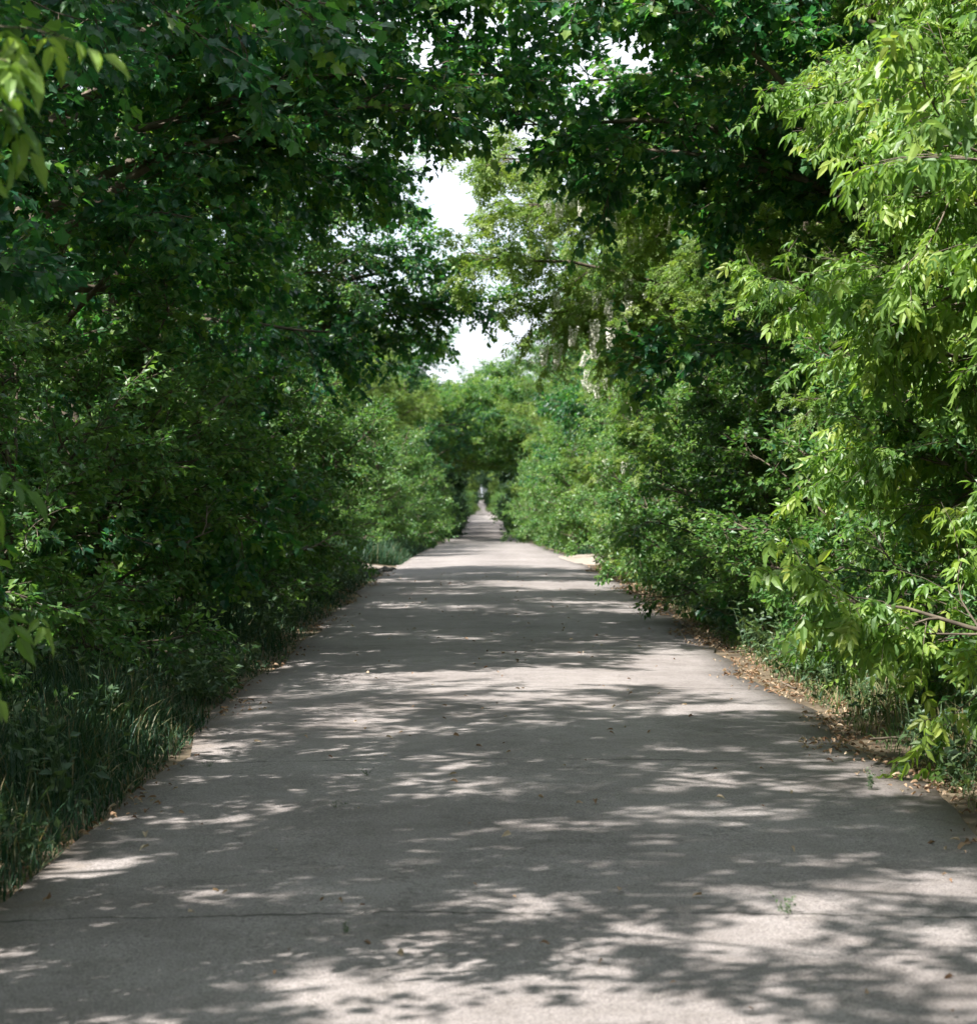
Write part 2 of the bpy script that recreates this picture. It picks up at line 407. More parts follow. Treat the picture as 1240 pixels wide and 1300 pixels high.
def concrete():
    m, nt, N, L = new_mat('weathered_concrete')
    out = N.new('ShaderNodeOutputMaterial'); tc = N.new('ShaderNodeTexCoord')

    def noise(sc, det=4, rough=.6, vec=None):
        n = N.new('ShaderNodeTexNoise'); n.inputs['Scale'].default_value = sc; n.inputs['Detail'].default_value = det
        n.inputs['Roughness'].default_value = rough
        L.new(vec or tc.outputs['Object'], n.inputs['Vector']); return n
    big = noise(.55, 5, .65); mid = noise(5, 6, .7); fine = noise(120, 3, .75); speck = noise(42, 4, .75)
    c1 = ramp(N, [(.32, (.200, .175, .163)), (.52, (.262, .234, .221)), (.7, (.308, .279, .264))]); L.new(big.outputs[0], c1.inputs[0])
    c2 = ramp(N, [(.3, (.80, .79, .77)), (.55, (1, 1, 1)), (.75, (1.10, 1.09, 1.08))]); L.new(mid.outputs[0], c2.inputs[0])
    c3 = ramp(N, [(.34, (.42, .41, .40)), (.5, (1, 1, 1)), (.66, (1.5, 1.48, 1.46))]); L.new(fine.outputs[0], c3.inputs[0])
    c4 = ramp(N, [(.33, (.55, .53, .50)), (.44, (.97, .97, .97)), (.60, (1.02, 1.02, 1.02)), (.70, (1.3, 1.3, 1.3))]); L.new(speck.outputs[0], c4.inputs[0])
    col = c1.outputs[0]
    for c in (c2, c3, c4):
        mx = N.new('ShaderNodeMixRGB'); mx.blend_type = 'MULTIPLY'; mx.inputs[0].default_value = 1
        L.new(col, mx.inputs[1]); L.new(c.outputs[0], mx.inputs[2]); col = mx.outputs[0]
    # dirt-filled slab joints every 3.1 m, wavering
    sx = N.new('ShaderNodeSeparateXYZ'); L.new(tc.outputs['Object'], sx.inputs[0])
    wv = noise(2.2, 6, .75)

    def math_(op, a, b=None, c=None):
        n = N.new('ShaderNodeMath'); n.operation = op
        for i, v in enumerate((a, b, c)):
            if v is None: continue
            if isinstance(v, (int, float)): n.inputs[i].default_value = v
            else: L.new(v, n.inputs[i])
        return n.outputs[0]
    yy = math_('MULTIPLY_ADD', wv.outputs[0], .24, sx.outputs['Y'])
    yy = math_('ADD', yy, -8.0 + 4.5 * 40 + 2.25 - .12)
    fr = math_('ABSOLUTE', math_('SUBTRACT', math_('MODULO', yy, 4.5), 2.25))
    brk = noise(3.1, 4, .7)
    wid = math_('MULTIPLY', math_('MAXIMUM', math_('SUBTRACT', brk.outputs[0], .33), 0.), .10)
    jm = N.new('ShaderNodeMapRange'); jm.interpolation_type = 'SMOOTHSTEP'
    L.new(fr, jm.inputs[0]); jm.inputs[1].default_value = 0.
    L.new(math_('ADD', wid, .001), jm.inputs[2]); jm.inputs[3].default_value = .85; jm.inputs[4].default_value = 0.
    mx = N.new('ShaderNodeMixRGB'); L.new(jm.outputs[0], mx.inputs[0]); L.new(col, mx.inputs[1]); mx.inputs[2].default_value = (.035, .033, .026, 1)
    col = mx.outputs[0]
    # each slab its own tone, and worn wheel tracks
    sl_ = N.new('ShaderNodeTexWhiteNoise'); sl_.noise_dimensions = '1D'; L.new(math_('FLOOR', math_('DIVIDE', yy, 4.5)), sl_.inputs['W'])
    hv = math_('MULTIPLY_ADD', sl_.outputs['Value'], .16, .92)
    wt = math_('ABSOLUTE', math_('SUBTRACT', math_('ABSOLUTE', math_('SUBTRACT', sx.outputs['X'], RX)), .82))
    wm = N.new('ShaderNodeMapRange'); wm.interpolation_type = 'SMOOTHSTEP'; L.new(math_('MULTIPLY_ADD', mid.outputs[0], .3, wt), wm.inputs[0])
    wm.inputs[1].default_value = .1; wm.inputs[2].default_value = .75; wm.inputs[3].default_value = 1.05; wm.inputs[4].default_value = .95
    tone_ = N.new('ShaderNodeVectorMath'); tone_.operation = 'SCALE'; L.new(col, tone_.inputs[0]); L.new(math_('MULTIPLY', hv, wm.outputs[0]), tone_.inputs['Scale'])
    col = tone_.outputs[0]
    # dark drips and oil spots
    sp = N.new('ShaderNodeTexVoronoi'); sp.inputs['Scale'].default_value = 1.9; L.new(tc.outputs['Object'], sp.inputs['Vector'])
    sm = N.new('ShaderNodeMapRange'); L.new(sp.outputs['Distance'], sm.inputs[0]); sm.inputs[1].default_value = .02; sm.inputs[2].default_value = .07; sm.inputs[3].default_value = .45; sm.inputs[4].default_value = 0.
    spk = N.new('ShaderNodeSeparateXYZ'); L.new(sp.outputs['Color'], spk.inputs[0])
    sel = math_('MULTIPLY', sm.outputs[0], math_('GREATER_THAN', spk.outputs['X'], .6))
    mx = N.new('ShaderNodeMixRGB'); L.new(sel, mx.inputs[0]); L.new(col, mx.inputs[1]); mx.inputs[2].default_value = (.06, .055, .05, 1)
    col = mx.outputs[0]
    # hairline cracks
    wp = N.new('ShaderNodeVectorMath'); wp.operation = 'MULTIPLY_ADD'
    wn = noise(1.7, 5, .7); L.new(wn.outputs['Color'], wp.inputs[0]); wp.inputs[1].default_value = (.9, .9, .9); L.new(tc.outputs['Object'], wp.inputs[2])
    vo = N.new('ShaderNodeTexVoronoi'); vo.feature = 'DISTANCE_TO_EDGE'; vo.inputs['Scale'].default_value = .32
    L.new(wp.outputs[0], vo.inputs['Vector'])
    cm = N.new('ShaderNodeMapRange'); L.new(vo.outputs['Distance'], cm.inputs[0]); cm.inputs[1].default_value = .0008; cm.inputs[2].default_value = .005
    cm.inputs[3].default_value = .4; cm.inputs[4].default_value = 0
    mx = N.new('ShaderNodeMixRGB'); L.new(cm.outputs[0], mx.inputs[0]); L.new(col, mx.inputs[1]); mx.inputs[2].default_value = (.05, .045, .036, 1)
    col = mx.outputs[0]
    # earth washed over the edges
    ex = math_('ABSOLUTE', math_('SUBTRACT', sx.outputs['X'], RX))
    en = math_('MULTIPLY_ADD', mid.outputs[0], .9, math_('SUBTRACT', ex, .55))
    em = N.new('ShaderNodeMapRange'); em.interpolation_type = 'SMOOTHSTEP'; L.new(en, em.inputs[0]); em.inputs[1].default_value = 1.72; em.inputs[2].default_value = 2.2
    em.inputs[3].default_value = 0; em.inputs[4].default_value = .8
    mx = N.new('ShaderNodeMixRGB'); L.new(em.outputs[0], mx.inputs[0]); L.new(col, mx.inputs[1]); mx.inputs[2].default_value = (.15, .115, .08, 1)
    col = mx.outputs[0]
    p = N.new('ShaderNodeBsdfPrincipled'); p.inputs['Roughness'].default_value = .82; p.inputs['Specular IOR Level'].default_value = .3
    L.new(col, p.inputs['Base Color'])
    b = N.new('ShaderNodeBump'); b.inputs['Strength'].default_value = .35; b.inputs['Distance'].default_value = .006
    hs = math_('ADD', fine.outputs[0], math_('SUBTRACT', speck.outputs[0], jm.outputs[0]))
    L.new(hs, b.inputs['Height']); L.new(b.outputs[0], p.inputs['Normal'])
    L.new(p.outputs[0], out.inputs[0])
    return m


def road():
    ys = EY
    n = 12
    l, r = road_edges(ys, 0, 0)
    t = np.linspace(0, 1, n)[None]
    X = l[:, None] * (1 - t) + r[:, None] * t
    Y = np.repeat(ys[:, None], n, 1)
    rng = np.random.default_rng(8)
    crown = .03 * (1 - ((X - RX) / RW) ** 2)
    Z = gz(Y) + .006 + crown
    V = np.stack([X, Y, Z], -1)
    sk = V[:, [0, -1]].copy(); sk[..., 2] -= .12
    ny = len(ys)
    V = np.concatenate([sk[:, :1], V, sk[:, 1:]], 1); n += 2
    i = np.arange(ny - 1)[:, None]; j = np.arange(n - 1)[None]
    F = np.stack([i * n + j, i * n + j + 1, (i + 1) * n + j + 1, (i + 1) * n + j], -1).reshape(-1, 4)
    tag(link('road', mesh_data('road', V.reshape(-1, 3), F, concrete(), True)), kind='structure')


def patch(name, x0, x1, y0, y1, seed, mat, lift=.02):
    rng = np.random.default_rng(seed); n = 40
    th = np.linspace(0, 2 * math.pi, n, endpoint=False)
    rr = 1 + np.convolve(np.tile(rng.normal(0, .16, n), 3), np.ones(4) / 4, 'same')[n:2 * n]
    sq = 1 / np.maximum(np.abs(np.cos(th)), np.abs(np.sin(th))) ** .7
    cx, cy = (x0 + x1) / 2, (y0 + y1) / 2
    V = [(cx, cy, gz(cy) + .12 + lift)]; F = []
    rings = 6
    for k in range(1, rings + 1):
        f = k / rings
        x = cx + (x1 - x0) / 2 * np.cos(th) * rr * sq * f; y = cy + (y1 - y0) / 2 * np.sin(th) * rr * sq * f
        d = np.clip((np.abs(x - RX) - RW) / 1.2, 0, 1)
        z = gz(y) - .025 + .10 * d + lift + .02 - (.09 if k == rings else 0)
        V += list(zip(x, y, z))
    V[0] = (cx, cy, float(gz(cy) - .005 + .10 * np.clip((abs(cx - RX) - RW) / 1.2, 0, 1) + lift))
    T = []
    for i in range(n):
        a, b = 1 + i, 1 + (i + 1) % n
        T.append((0, a, b))
        for k in range(rings - 1):
            o = 1 + k * n; q = o + n
            i2 = (i + 1) % n
            T.append((o + i, q + i, q + i2)); T.append((o + i, q + i2, o + i2))
    tag(link(name, mesh_data(name, np.array(V), np.array(T), mat, True)), kind='structure')


ground(); road()
M_DIRT = plain_noise_mat('dry_dirt', [(.3, (.22, .175, .14)), (.55, (.31, .262, .218)), (.75, (.38, .33, .28))], 6, .95, .6, 10)
patch('dirt_track', -12.5, -1.75, 43.3, 47.2, 11, M_DIRT)
patch('gravel_shoulder', 1.95, 3.3, 47.5, 58.5, 12, M_DIRT)

# ------------------------------------------------------------------ trees
PI = math.pi
protos = {}


def proto(key, kind, seed, **kw):
    if key not in protos:
        protos[key] = gen_tree(kind, seed, **kw)
    return protos[key]


LEFT_ROW = 'trees lining the left edge of the lane'
RIGHT_ROW = 'trees lining the right edge of the lane'
# left row, near to far (x, y, prototype, rotation, scale, name, label, category)
mA = proto('mA', 'maple', 21)
mB = proto('mB', 'maple', 22)
mT = proto('mT', 'maple', 28, z0=3.2, thin=.55, extra=[(4.2, 0, 7.6), (4.6, -2, 8.2), (5.2, 1.5, 8.6), (5.6, -1, 9.2)], px=[0, .3, .6, .8, 1], py=[2.0, 3.4, 3.8, 3.3, 1.8])  # unseen maple put in, crown thinned to dapple the near road
mU = proto('mU', 'maple', 29, z0=3.6, thin=.32, px=[0, .3, .6, .8, 1], py=[2.0, 3.4, 3.8, 3.3, 1.8], extra=[(4.5, .5, 7.0), (5.0, -1.2, 8.4), (5.6, 1.2, 9.0)])  # another unseen maple, sparse crown added for streaky shade on the nearest concrete
mN = proto('mN', 'maple', 27, z0=1.5, thin=.85, px=[0, .15, .35, .6, .8, 1], py=[1.7, 2.2, 3.2, 3.7, 3.3, 1.8])
eL = proto('eL', 'elm', 34, extra=[(3.6, 0, 6.3), (3.9, -.8, 7.4), (3.4, 1.2, 8.2), (3.2, .3, 5.2), (4.0, .6, 7.0)])
eN = proto('eN', 'elm', 33, z0=1.0)
mC = proto('mC', 'maple', 23)
eA = proto('eA', 'elm', 31)
eB = proto('eB', 'elm', 32)
lA = proto('lA', 'locust', 41)
lB = proto('lB', 'locust', 42)
bA = proto('bA', 'box', 51)
bB = proto('bB', 'box', 52, extra=[(2.5, 0, 2.0), (2.5, .8, 2.6), (2.3, -.9, 1.7), (2.7, .2, 3.1), (2.5, 1.2, 3.9), (2.6, -.7, 4.6)])
mO = proto('mO', 'maple', 24, extra=[(4.9, -.8, 5.5), (4.2, .6, 5.0), (3.6, -1.6, 5.3), (4.4, -2.2, 6.2), (5.6, .2, 7.0), (5.2, -2.4, 7.6), (5.0, 1.8, 6.8)])
mL = proto('mL', 'maple', 25, extra=[(4.3, .2, 5.9), (5.0, 1.6, 6.9), (5.3, -.8, 7.4), (3.9, 2.6, 5.4), (4.4, -1.8, 6.8), (4.6, -.6, 5.5), (5.4, 1.0, 6.1)])
mM = proto('mM', 'maple', 26, z0=1.6, extra=[(5.3, .1, 5.7), (6.2, .5, 5.9), (5.9, -.6, 6.6), (4.7, 1.2, 5.1), (4.6, -1, 6.9), (4.2, .6, 8.0)], bias=.0)
lC = proto('lC', 'locust', 43, extra=[(4.6, 0, 6.2), (4.9, 1.5, 5.2), (4.4, -1.2, 7.2), (4.2, .5, 4.4), (4.8, 2.4, 6.6)])
sA = proto('sA', 'sapling', 61, extra=[(1.5, -.25, 2.75), (1.45, .1, 1.3), (1.4, -.4, 3.1)])

hA = proto('hA', 'shrub', 81)
hB = proto('hB', 'shrub', 82)
hC = proto('hC', 'shrub', 83)
hs = (hA, hB, hC)
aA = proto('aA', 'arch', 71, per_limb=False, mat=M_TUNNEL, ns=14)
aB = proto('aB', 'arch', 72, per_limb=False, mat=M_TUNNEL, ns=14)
pE = proto('pE', 'arch', 75, per_limb=False, z0=5.2, trop=-.01, px=[0, .3, .6, .85, 1], py=[3.0, 3.8, 3.6, 3.0, 1.8])  # tunnel mouth trees keep the lighter leaf so they look sunlit
hT = proto('hT', 'shrub', 84, mat=M_TUNNEL)  # shrub copy with the leaf colour darkened for tunnel shade
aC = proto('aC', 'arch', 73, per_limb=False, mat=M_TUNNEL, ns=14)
pA = proto('pA', 'arch', 74, per_limb=False, mat=M_LOC)  # pale leaf colour stands in for sun on the clearing and far mouth
NAME = {id(mA): 'maple_tree', id(mB): 'maple_tree', id(mC): 'maple_tree', id(mO): 'maple_tree', id(mL): 'maple_tree', id(mM): 'maple_tree', id(mN): 'maple_tree', id(mT): 'maple_tree', id(mU): 'maple_tree', id(eL): 'elm_tree', id(eN): 'elm_tree',
        id(eA): 'elm_tree', id(eB): 'elm_tree', id(lA): 'locust_tree', id(lB): 'locust_tree', id(lC): 'locust_tree', id(bA): 'box_elder_tree',
        id(bB): 'box_elder_tree', id(sA): 'box_elder_sapling', id(aA): 'hedgerow_tree', id(aB): 'hedgerow_tree', id(aC): 'hedgerow_tree', id(pA): 'hedgerow_tree', id(pE): 'hedgerow_tree'}
place(sA, 'box_elder_sapling', -2.95, 6.5, 0, 1, 'slender sapling with pale yellow-green drooping leaves poking in at the left picture edge', 'tree', None)
for a in [
    (-5.0, 1.2, mU, .0, .85, 'thin-crowned maple unseen past the left edge, added to streak the road with shade'),
    (-4.9, 6.3, mT, .0, .85, 'unseen maple beside the sapling on the left, added to dapple the near road'),
    (-4.6, 10.4, mN, -.3, .85, 'deep green maple rising behind the pale sapling on the left verge'),
    (-4.6, 13.6, eN, 1.1, .66, 'low bushy tree filling the shade between the two nearest left maples'),
    (-4.5, 16.6, mN, 2.35, .85, 'shaded maple above the tall dark grass, its boughs filling the upper left'),
    (-4.8, 21.2, mL, .0, .95, 'dark maple in the middle of the shaded left row, its high boughs crossing the road'),
    (-4.3, 24.4, eA, 2.0, .6, 'low small-leaved tree under the high crossing boughs on the left'),
    (-4.7, 27.8, mA, -.6, .88, 'shaded broad-leaved tree on the left, arching toward the sky gap'),
    (-4.4, 31.0, eB, -.9, .62, 'low dark tree fourth before the dirt track on the left'),
    (-5.0, 34.2, eL, .0, .95, 'dense small-leaved tree second before the dirt track on the left'),
    (-4.6, 36.8, eB, 2.4, .58, 'low leafy tree squeezed in beside the last maple before the dirt track'),
    (-4.9, 39.6, mM, .0, .85, 'dark blue-green maple beside the dirt track, reaching over the road under the sky gap'),
    (-5.6, 56.0, lB, -.4, .70, 'sunlit bushy tree just beyond the dirt track on the left'),  # paler locust leaves swapped in on some trees here to suggest direct sun
    (-5.3, 62.5, lB, 2.2, .74, 'pale feathery tree second beyond the dirt track on the left'),
    (-5.2, 69.0, lA, 2.7, .76, 'rounded pale green tree third beyond the dirt track on the left'),
    (-5.2, 75.5, lB, 1.6, .78, 'mid green tree fourth beyond the dirt track on the left'),
    (-5.0, 82.0, lB, .9, .80, 'light green tree fifth beyond the dirt track on the left'),
    (-4.8, 88.5, lA, 1.2, .82, 'bushy green tree sixth beyond the dirt track on the left'),
    (-4.6, 95.0, lA, .1, .82, 'pale tree on the left second before the leafy tunnel mouth'),
    (-4.3, 101.5, mC, .1, .85, 'dark tree on the left just before the leafy tunnel mouth'),
]:
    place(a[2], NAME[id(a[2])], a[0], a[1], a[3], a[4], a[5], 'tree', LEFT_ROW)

for a in [
    (5.4, 4.6, mC, .3, 1.0, 'maple at the near right, just outside the picture beside the box elders', 0),
    (4.5, 11.9, bA, .1, 1.0, 'bright yellow-green box elder nearest on the right with drooping sunlit leaves', 0),
    (5.05, 14.8, bB, .1, .95, 'yellow-green box elder in the middle of the three on the right', 0),
    (4.9, 17.6, bA, -.9, .95, 'farthest of the three yellow-green box elders on the right', 0),
    (4.7, 20.4, lB, .8, .66, 'low small-leaved tree between the box elders and the dark overhanging maple', 0),
    (5.2, 22.6, mO, 0., 1.0, 'dark maple on the right stretching shaded boughs over the road', 0),
    (4.6, 25.6, lA, 1.9, .68, 'low green tree in the gap below the dark overhanging boughs', 0),
    (5.0, 28.7, lB, .5, .9, 'mid green small-leaved tree on the right, first beyond the dark overhang', 0),
    (4.7, 32.0, lA, .3, .85, 'locust with fewer blossoms, nearest of the locusts on the right', 22),
    (4.9, 35.3, lC, .0, 1.0, 'locust on the right with the most white blossom clusters', 52),
    (4.8, 39.2, lA, -.7, .85, 'pale locust behind the most flowery one on the right', 20),
    (5.0, 42.8, lB, .3, .98, 'tall locust with some white blossoms bordering the sky gap', 30),
    (4.6, 46.4, eA, .3, .8, 'leafy tree on the right just before the pale gravel shoulder', 0),
    (5.2, 51.0, eB, -.5, .9, 'leafy tree on the right beside the pale gravel shoulder', 0),
    (5.0, 56.4, lA, .6, .85, 'pale green tree behind the far part of the gravel shoulder', 0),
    (4.7, 62.5, mB, .2, .85, 'darker tree on the right just beyond the gravel shoulder', 0),
    (4.6, 69.0, lB, -.2, .82, 'light green tree on the right second beyond the gravel shoulder', 0),
    (4.6, 75.5, eA, -.2, .85, 'bushy tree on the right third beyond the gravel shoulder', 0),
    (4.5, 82.0, lA, .6, .82, 'light green tree on the right fourth beyond the gravel shoulder', 0),
    (4.4, 88.5, eB, .1, .85, 'bushy tree on the right fifth beyond the gravel shoulder', 0),
    (4.3, 95.0, lB, .6, .85, 'light green tree on the right second before the leafy tunnel mouth', 0),
    (4.1, 101.5, lA, .6, .85, 'light green tree on the right just before the leafy tunnel mouth', 0),
]:
    place(a[2], NAME[id(a[2])], a[0], a[1], PI + a[3], a[4], a[5], 'tree', RIGHT_ROW, a[6], int(a[1]))

# the trees that stand behind the camera
for x, y, p, rz in [(-6.4, -5.0, eA, .9), (-5.4, -11.0, mC, -.5), (5.4, -2.2, eA, PI)]:
    place(p, NAME[id(p)], x, y, rz, .8, 'leafy roadside tree at the near end of the lane, beside the viewer', 'tree', 'trees beside the viewer')

# leafy tunnel: trees on both sides whose crowns meet over the lane
rg = np.random.default_rng(77)
for i, y in enumerate(list(np.arange(108, 207, 6.2)) + list(np.arange(274, 545, 13.))):
    for sd in (-1, 1):
        p = (aA, aB, aC)[(i + (sd > 0)) % 3] if not 270 < y < 330 else pA
        if y < 118: p = pE
        x = RX + sd * (3.8 + rg.normal(0, .12) + (.45 if 150 < y < 210 else 0))
        s = 1.0 + rg.normal(0, .05) + (.0 if y < 210 else .22)
        if y < 210:
            lb, gp = 'tunnel tree on the %s side of the leafy tunnel, its crown meeting the one opposite' % ('left' if sd < 0 else 'right'), 'trees forming the leafy tunnel'
        else:
            lb, gp = 'tiny far tree past the leafy tunnel, seen through its small bright hole', 'far trees past the tunnel'
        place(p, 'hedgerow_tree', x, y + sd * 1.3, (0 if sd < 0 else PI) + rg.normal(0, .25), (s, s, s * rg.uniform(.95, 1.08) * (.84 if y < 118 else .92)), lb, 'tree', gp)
for y in np.arange(214, 272, 5.5):
    for sd in (-1, 1):
        place(hs[rg.integers(3)], 'shrub', RX + sd * 3.1, y + sd, rg.uniform(0, 6.28), (1.2, 1.5, 1.2), 'bright shrub beside the lane in the far sunlit clearing', 'shrub', 'shrubs of the far clearing')
# sunlit clearing beyond the first tunnel: lower trees, set back from the lane
for i, y in enumerate(np.arange(213, 272, 5.5)):
    for sd in (-1, 1):
        place(pA, 'hedgerow_tree', RX + sd * (4.5 + rg.normal(0, .2)) + .2, y + sd, rg.uniform(0, 6.28), (.7, .7, .6), 'bright green tree of the sunlit clearing seen through the tunnel hole', 'tree', 'trees of the far clearing')
for y in np.arange(273, 540, 9.):
    for sd in (-1, 1):
        place(hs[rg.integers(3)], 'shrub', RX + sd * 3.2, y, rg.uniform(0, 6.28), (1.3, 1.6, 1.4), 'speck of dark shrub lining the lane past the far clearing', 'shrub', 'shrubs past the far clearing')
for x in (-9, -4.5, 0, 4.5, 9):
    place(aB, 'hedgerow_tree', x, 668 + .3 * abs(x), rg.uniform(0, 6.28), 1.3, 'tiny tree closing the very end of the straight lane', 'tree', 'trees at the end of the lane')

# rows standing behind the front rows
BACK = 'tree of the back row, glimpsed only through gaps in the roadside foliage'
for sd in (-1, 1):
    for i, y in enumerate(np.arange(-4, 104, 5.2)):
        if sd < 0 and 41 < y < 49: continue
        p = (mA, eB, mC, eA)[(i + (sd > 0)) % 4]
        place(p, NAME[id(p)], sd * (8.6 + rg.normal(0, .4)), y + rg.normal(0, .5), rg.uniform(0, 6.28), (.66 if sd < 0 else 1.0) + rg.normal(0, .04), BACK, 'tree', 'trees of the back rows')
    for i, y in enumerate(np.arange(6, 110, 6.5)):
        if sd < 0 and 41 < y < 49: continue
        p = (aA, aB, aC)[i % 3]
        place(p, 'hedgerow_tree', sd * ((14 if sd > 0 or y < 42 else 19) + rg.normal(0, .6)), y, rg.uniform(0, 6.28), 1.3, BACK, 'tree', 'trees of the back rows')
    for y in np.arange(108, 290, 11.):
        p = (aA, aB, aC)[rg.integers(3)]
        place(p, 'hedgerow_tree', sd * (9.5 + rg.normal(0, .5)), y, rg.uniform(0, 6.28), 1.15, BACK, 'tree', 'trees of the back rows')

# ------------------------------------------------------------------ shrubs along the verges
shr = [
    (-4.1, 6.9, .8, 'dark shrub at the left picture edge above the tall grass'),
    (-3.9, 9.2, .85, 'shaded shrub second along the left verge, its lit tips reaching over the grass'),
    (-3.7, 11.6, .9, 'shaded shrub third along the left verge'),
    (-3.6, 14.2, 1.0, 'shaded shrub fourth along the left verge, half lost in the dark'),
    (-3.5, 17.0, .95, 'dark shrub fifth along the left verge'),
    (-3.2, 20.0, 1.0, 'dark shrub sixth along the left verge, behind knee-high grass'),
    (-3.2, 23.2, 1.0, 'shrub with yellowish tips third before the dirt track on the left'),
    (-3.8, 26.0, .8, 'low shrub second before the dirt track on the left'),
    (-4.2, 28.6, .5, 'smallest shrub beside the near edge of the dirt track'),
    (-3.6, 35.6, .9, 'sunlit shrub at the far edge of the dirt track'),
    (-3.4, 39.0, 1.0, 'sunlit shrub second past the dirt track, above pale grass'),
    (-3.0, 42.4, 1.1, 'sunlit shrub third past the dirt track on the left'),
    (-2.9, 46.4, 1.1, 'shrub fourth past the dirt track, turning dark toward the tunnel'),
    (-2.9, 51.4, 1.1, 'shrub fifth past the dirt track on the left'),
    (-2.9, 56.0, 1.15, 'shrub sixth past the dirt track on the left'),
    (-2.8, 61.0, 1.15, 'shrub seventh past the dirt track, near the tunnel mouth'),
    (-2.7, 66.0, 1.1, 'dark shrub eighth past the dirt track, close to the tunnel mouth'),
    (-2.6, 71.0, 1.1, 'dark shrub at the left foot of the tunnel mouth'),
    (3.75, 7.0, .8, 'low green shrub under the nearest box elder on the right'),
    (3.7, 9.6, .8, 'low shrub between the two yellow-green box elders'),
    (3.55, 12.2, .85, 'shrub beside the straw-coloured litter under the second box elder'),
    (3.5, 14.8, .9, 'dense green shrub on the right where the dry litter strip ends'),
    (3.35, 17.4, 1.0, 'dense green shrub bulging toward the road on the right'),
    (3.45, 20.2, .95, 'mid green shrub second of the dense run on the right'),
    (3.6, 23.2, .95, 'mid green shrub below the most flowery locust'),
    (3.45, 26.2, .95, 'tall shrub on the right reaching farthest over the road edge'),
    (3.6, 29.4, .95, 'tall yellowish shrub on the right, last before the gravel shoulder'),
    (3.9, 38.0, 1.0, 'shrub standing behind the pale gravel shoulder'),
    (3.2, 43.0, 1.1, 'shrub at the far end of the gravel shoulder'),
    (3.0, 47.5, 1.1, 'shrub on the right second past the gravel shoulder'),
    (3.1, 52.0, 1.1, 'shrub on the right third past the gravel shoulder'),
    (3.1, 57.0, 1.15, 'shrub on the right fourth past the gravel shoulder'),
    (3.1, 62.0, 1.15, 'shrub on the right fifth past the gravel shoulder'),
    (3.0, 67.0, 1.1, 'shrub on the right sixth past the gravel shoulder'),
    (2.9, 71.5, 1.1, 'dark shrub at the right foot of the tunnel mouth'),
]
for i, (x, y, s, lb) in enumerate(shr):
    s *= 1.12
    place(hs[i % 3], 'shrub', x, y * K, rg.uniform(0, 6.28), (s, s * 1.15, s * rg.uniform(.95, 1.2)), lb, 'shrub', 'shrubs along the verges')
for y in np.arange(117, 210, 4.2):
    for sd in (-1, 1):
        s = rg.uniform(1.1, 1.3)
        place(hT, 'shrub', RX + sd * (2.95 + rg.normal(0, .12) + (.35 if y > 150 else 0)), y, rg.uniform(0, 6.28), s, 'shrub at the foot of the tunnel wall, leaves coloured dark for its shade', 'shrub', 'shrubs inside the tunnel')


# ------------------------------------------------------------------ grass, litter, herbs
def blades(name, n, xf, yf, hf, mat, seed, wid=.006, lean=.5, keep=None):
    rng = np.random.default_rng(seed)
    y = yf(rng, n); x = xf(rng, n, y)
    if keep is not None:
        k = keep(x, y); x, y = x[k], y[k]; n = len(x)
    d = np.clip((np.abs(x - RX) - RW) / 1.2, 0, 1)
    z = gz(y) - .03 + .10 * d
    h = hf(rng, n, x, y)
    th = rng.uniform(0, 6.28, n); ln = np.abs(rng.normal(0, lean, n)) + .08
    dx, dy = np.cos(th), np.sin(th)
    w = wid * rng.uniform(.6, 1.4, n) * (1 + y / 36.)
    sx_, sy_ = -dy * w / 2, dx * w / 2
    V = np.empty((n, 7, 3))
    for k, (t, ww) in enumerate([(0, .8), (.4, 1.), (.75, .7)]):
        bend = ln * t ** 1.8 * h
        zc = z + h * t * (1 - .25 * ln * t)
        V[:, 2 * k] = np.stack([x + dx * bend - sx_ * ww, y + dy * bend - sy_ * ww, zc], 1)
        V[:, 2 * k + 1] = np.stack([x + dx * bend + sx_ * ww, y + dy * bend + sy_ * ww, zc], 1)
    V[:, 6] = np.stack([x + dx * ln * h, y + dy * ln * h, z + h * (1 - .3 * ln)], 1)
    tf = np.array([[0, 1, 3], [0, 3, 2], [2, 3, 5], [2, 5, 4], [4, 5, 6]])
    F = (tf[None] + (np.arange(n) * 7)[:, None, None]).reshape(-1, 3)
    cl = .5 + .5 * np.sin(x * 5 + np.sin(y * 3.1) * 2)
    tone = np.repeat(np.clip(rng.random(n) * .8 + .12 * cl, 0, 1), 5)
    return tag(link(name, mesh_data(name, V.reshape(-1, 3), F, mat, False, tone)), kind='stuff')


notrack = lambda x, y: ~((y > 42.8) & (y < 47.6))
near = lambda a, b, p: (lambda r, n: a + (b - a) * r.random(n) ** p)
tag(blades('verge_grass', 50000, lambda r, n, y: -1.80 - 2.0 * r.random(n) ** .9, near(4.5, 43, 1.35),
           lambda r, n, x, y: np.clip((-1.70 - x) / .8, .2, 1) * r.uniform(.12, .46, n) * (.75 + .45 * np.sin(x * 3 + y * 1.7) * np.sin(y * .9 + x)), M_GRASS, 1, .0055, .75, notrack), 'tall dark grass along the shaded left edge of the road', 'grass', kind='stuff')
tag(blades('verge_grass', 16000, lambda r, n, y: -1.84 - 1.9 * r.random(n), near(5, 15, 1.1),
           lambda r, n, x, y: np.clip((-1.65 - x) / .7, .3, 1) * r.uniform(.14, .5, n), M_GRASS, 7, .0052, .6), 'tangled dark grass nearest the camera at the left road edge', 'grass', kind='stuff')
tag(blades('verge_grass', 20000, lambda r, n, y: -1.75 - 1.7 * r.random(n), near(47.4, 88, 1.2),
           lambda r, n, x, y: np.clip((-1.6 - x) / .6, .3, 1) * r.uniform(.2, .6, n), M_GRASS, 2, .007, .45), 'sunlit grass beyond the dirt track on the left', 'grass', kind='stuff')
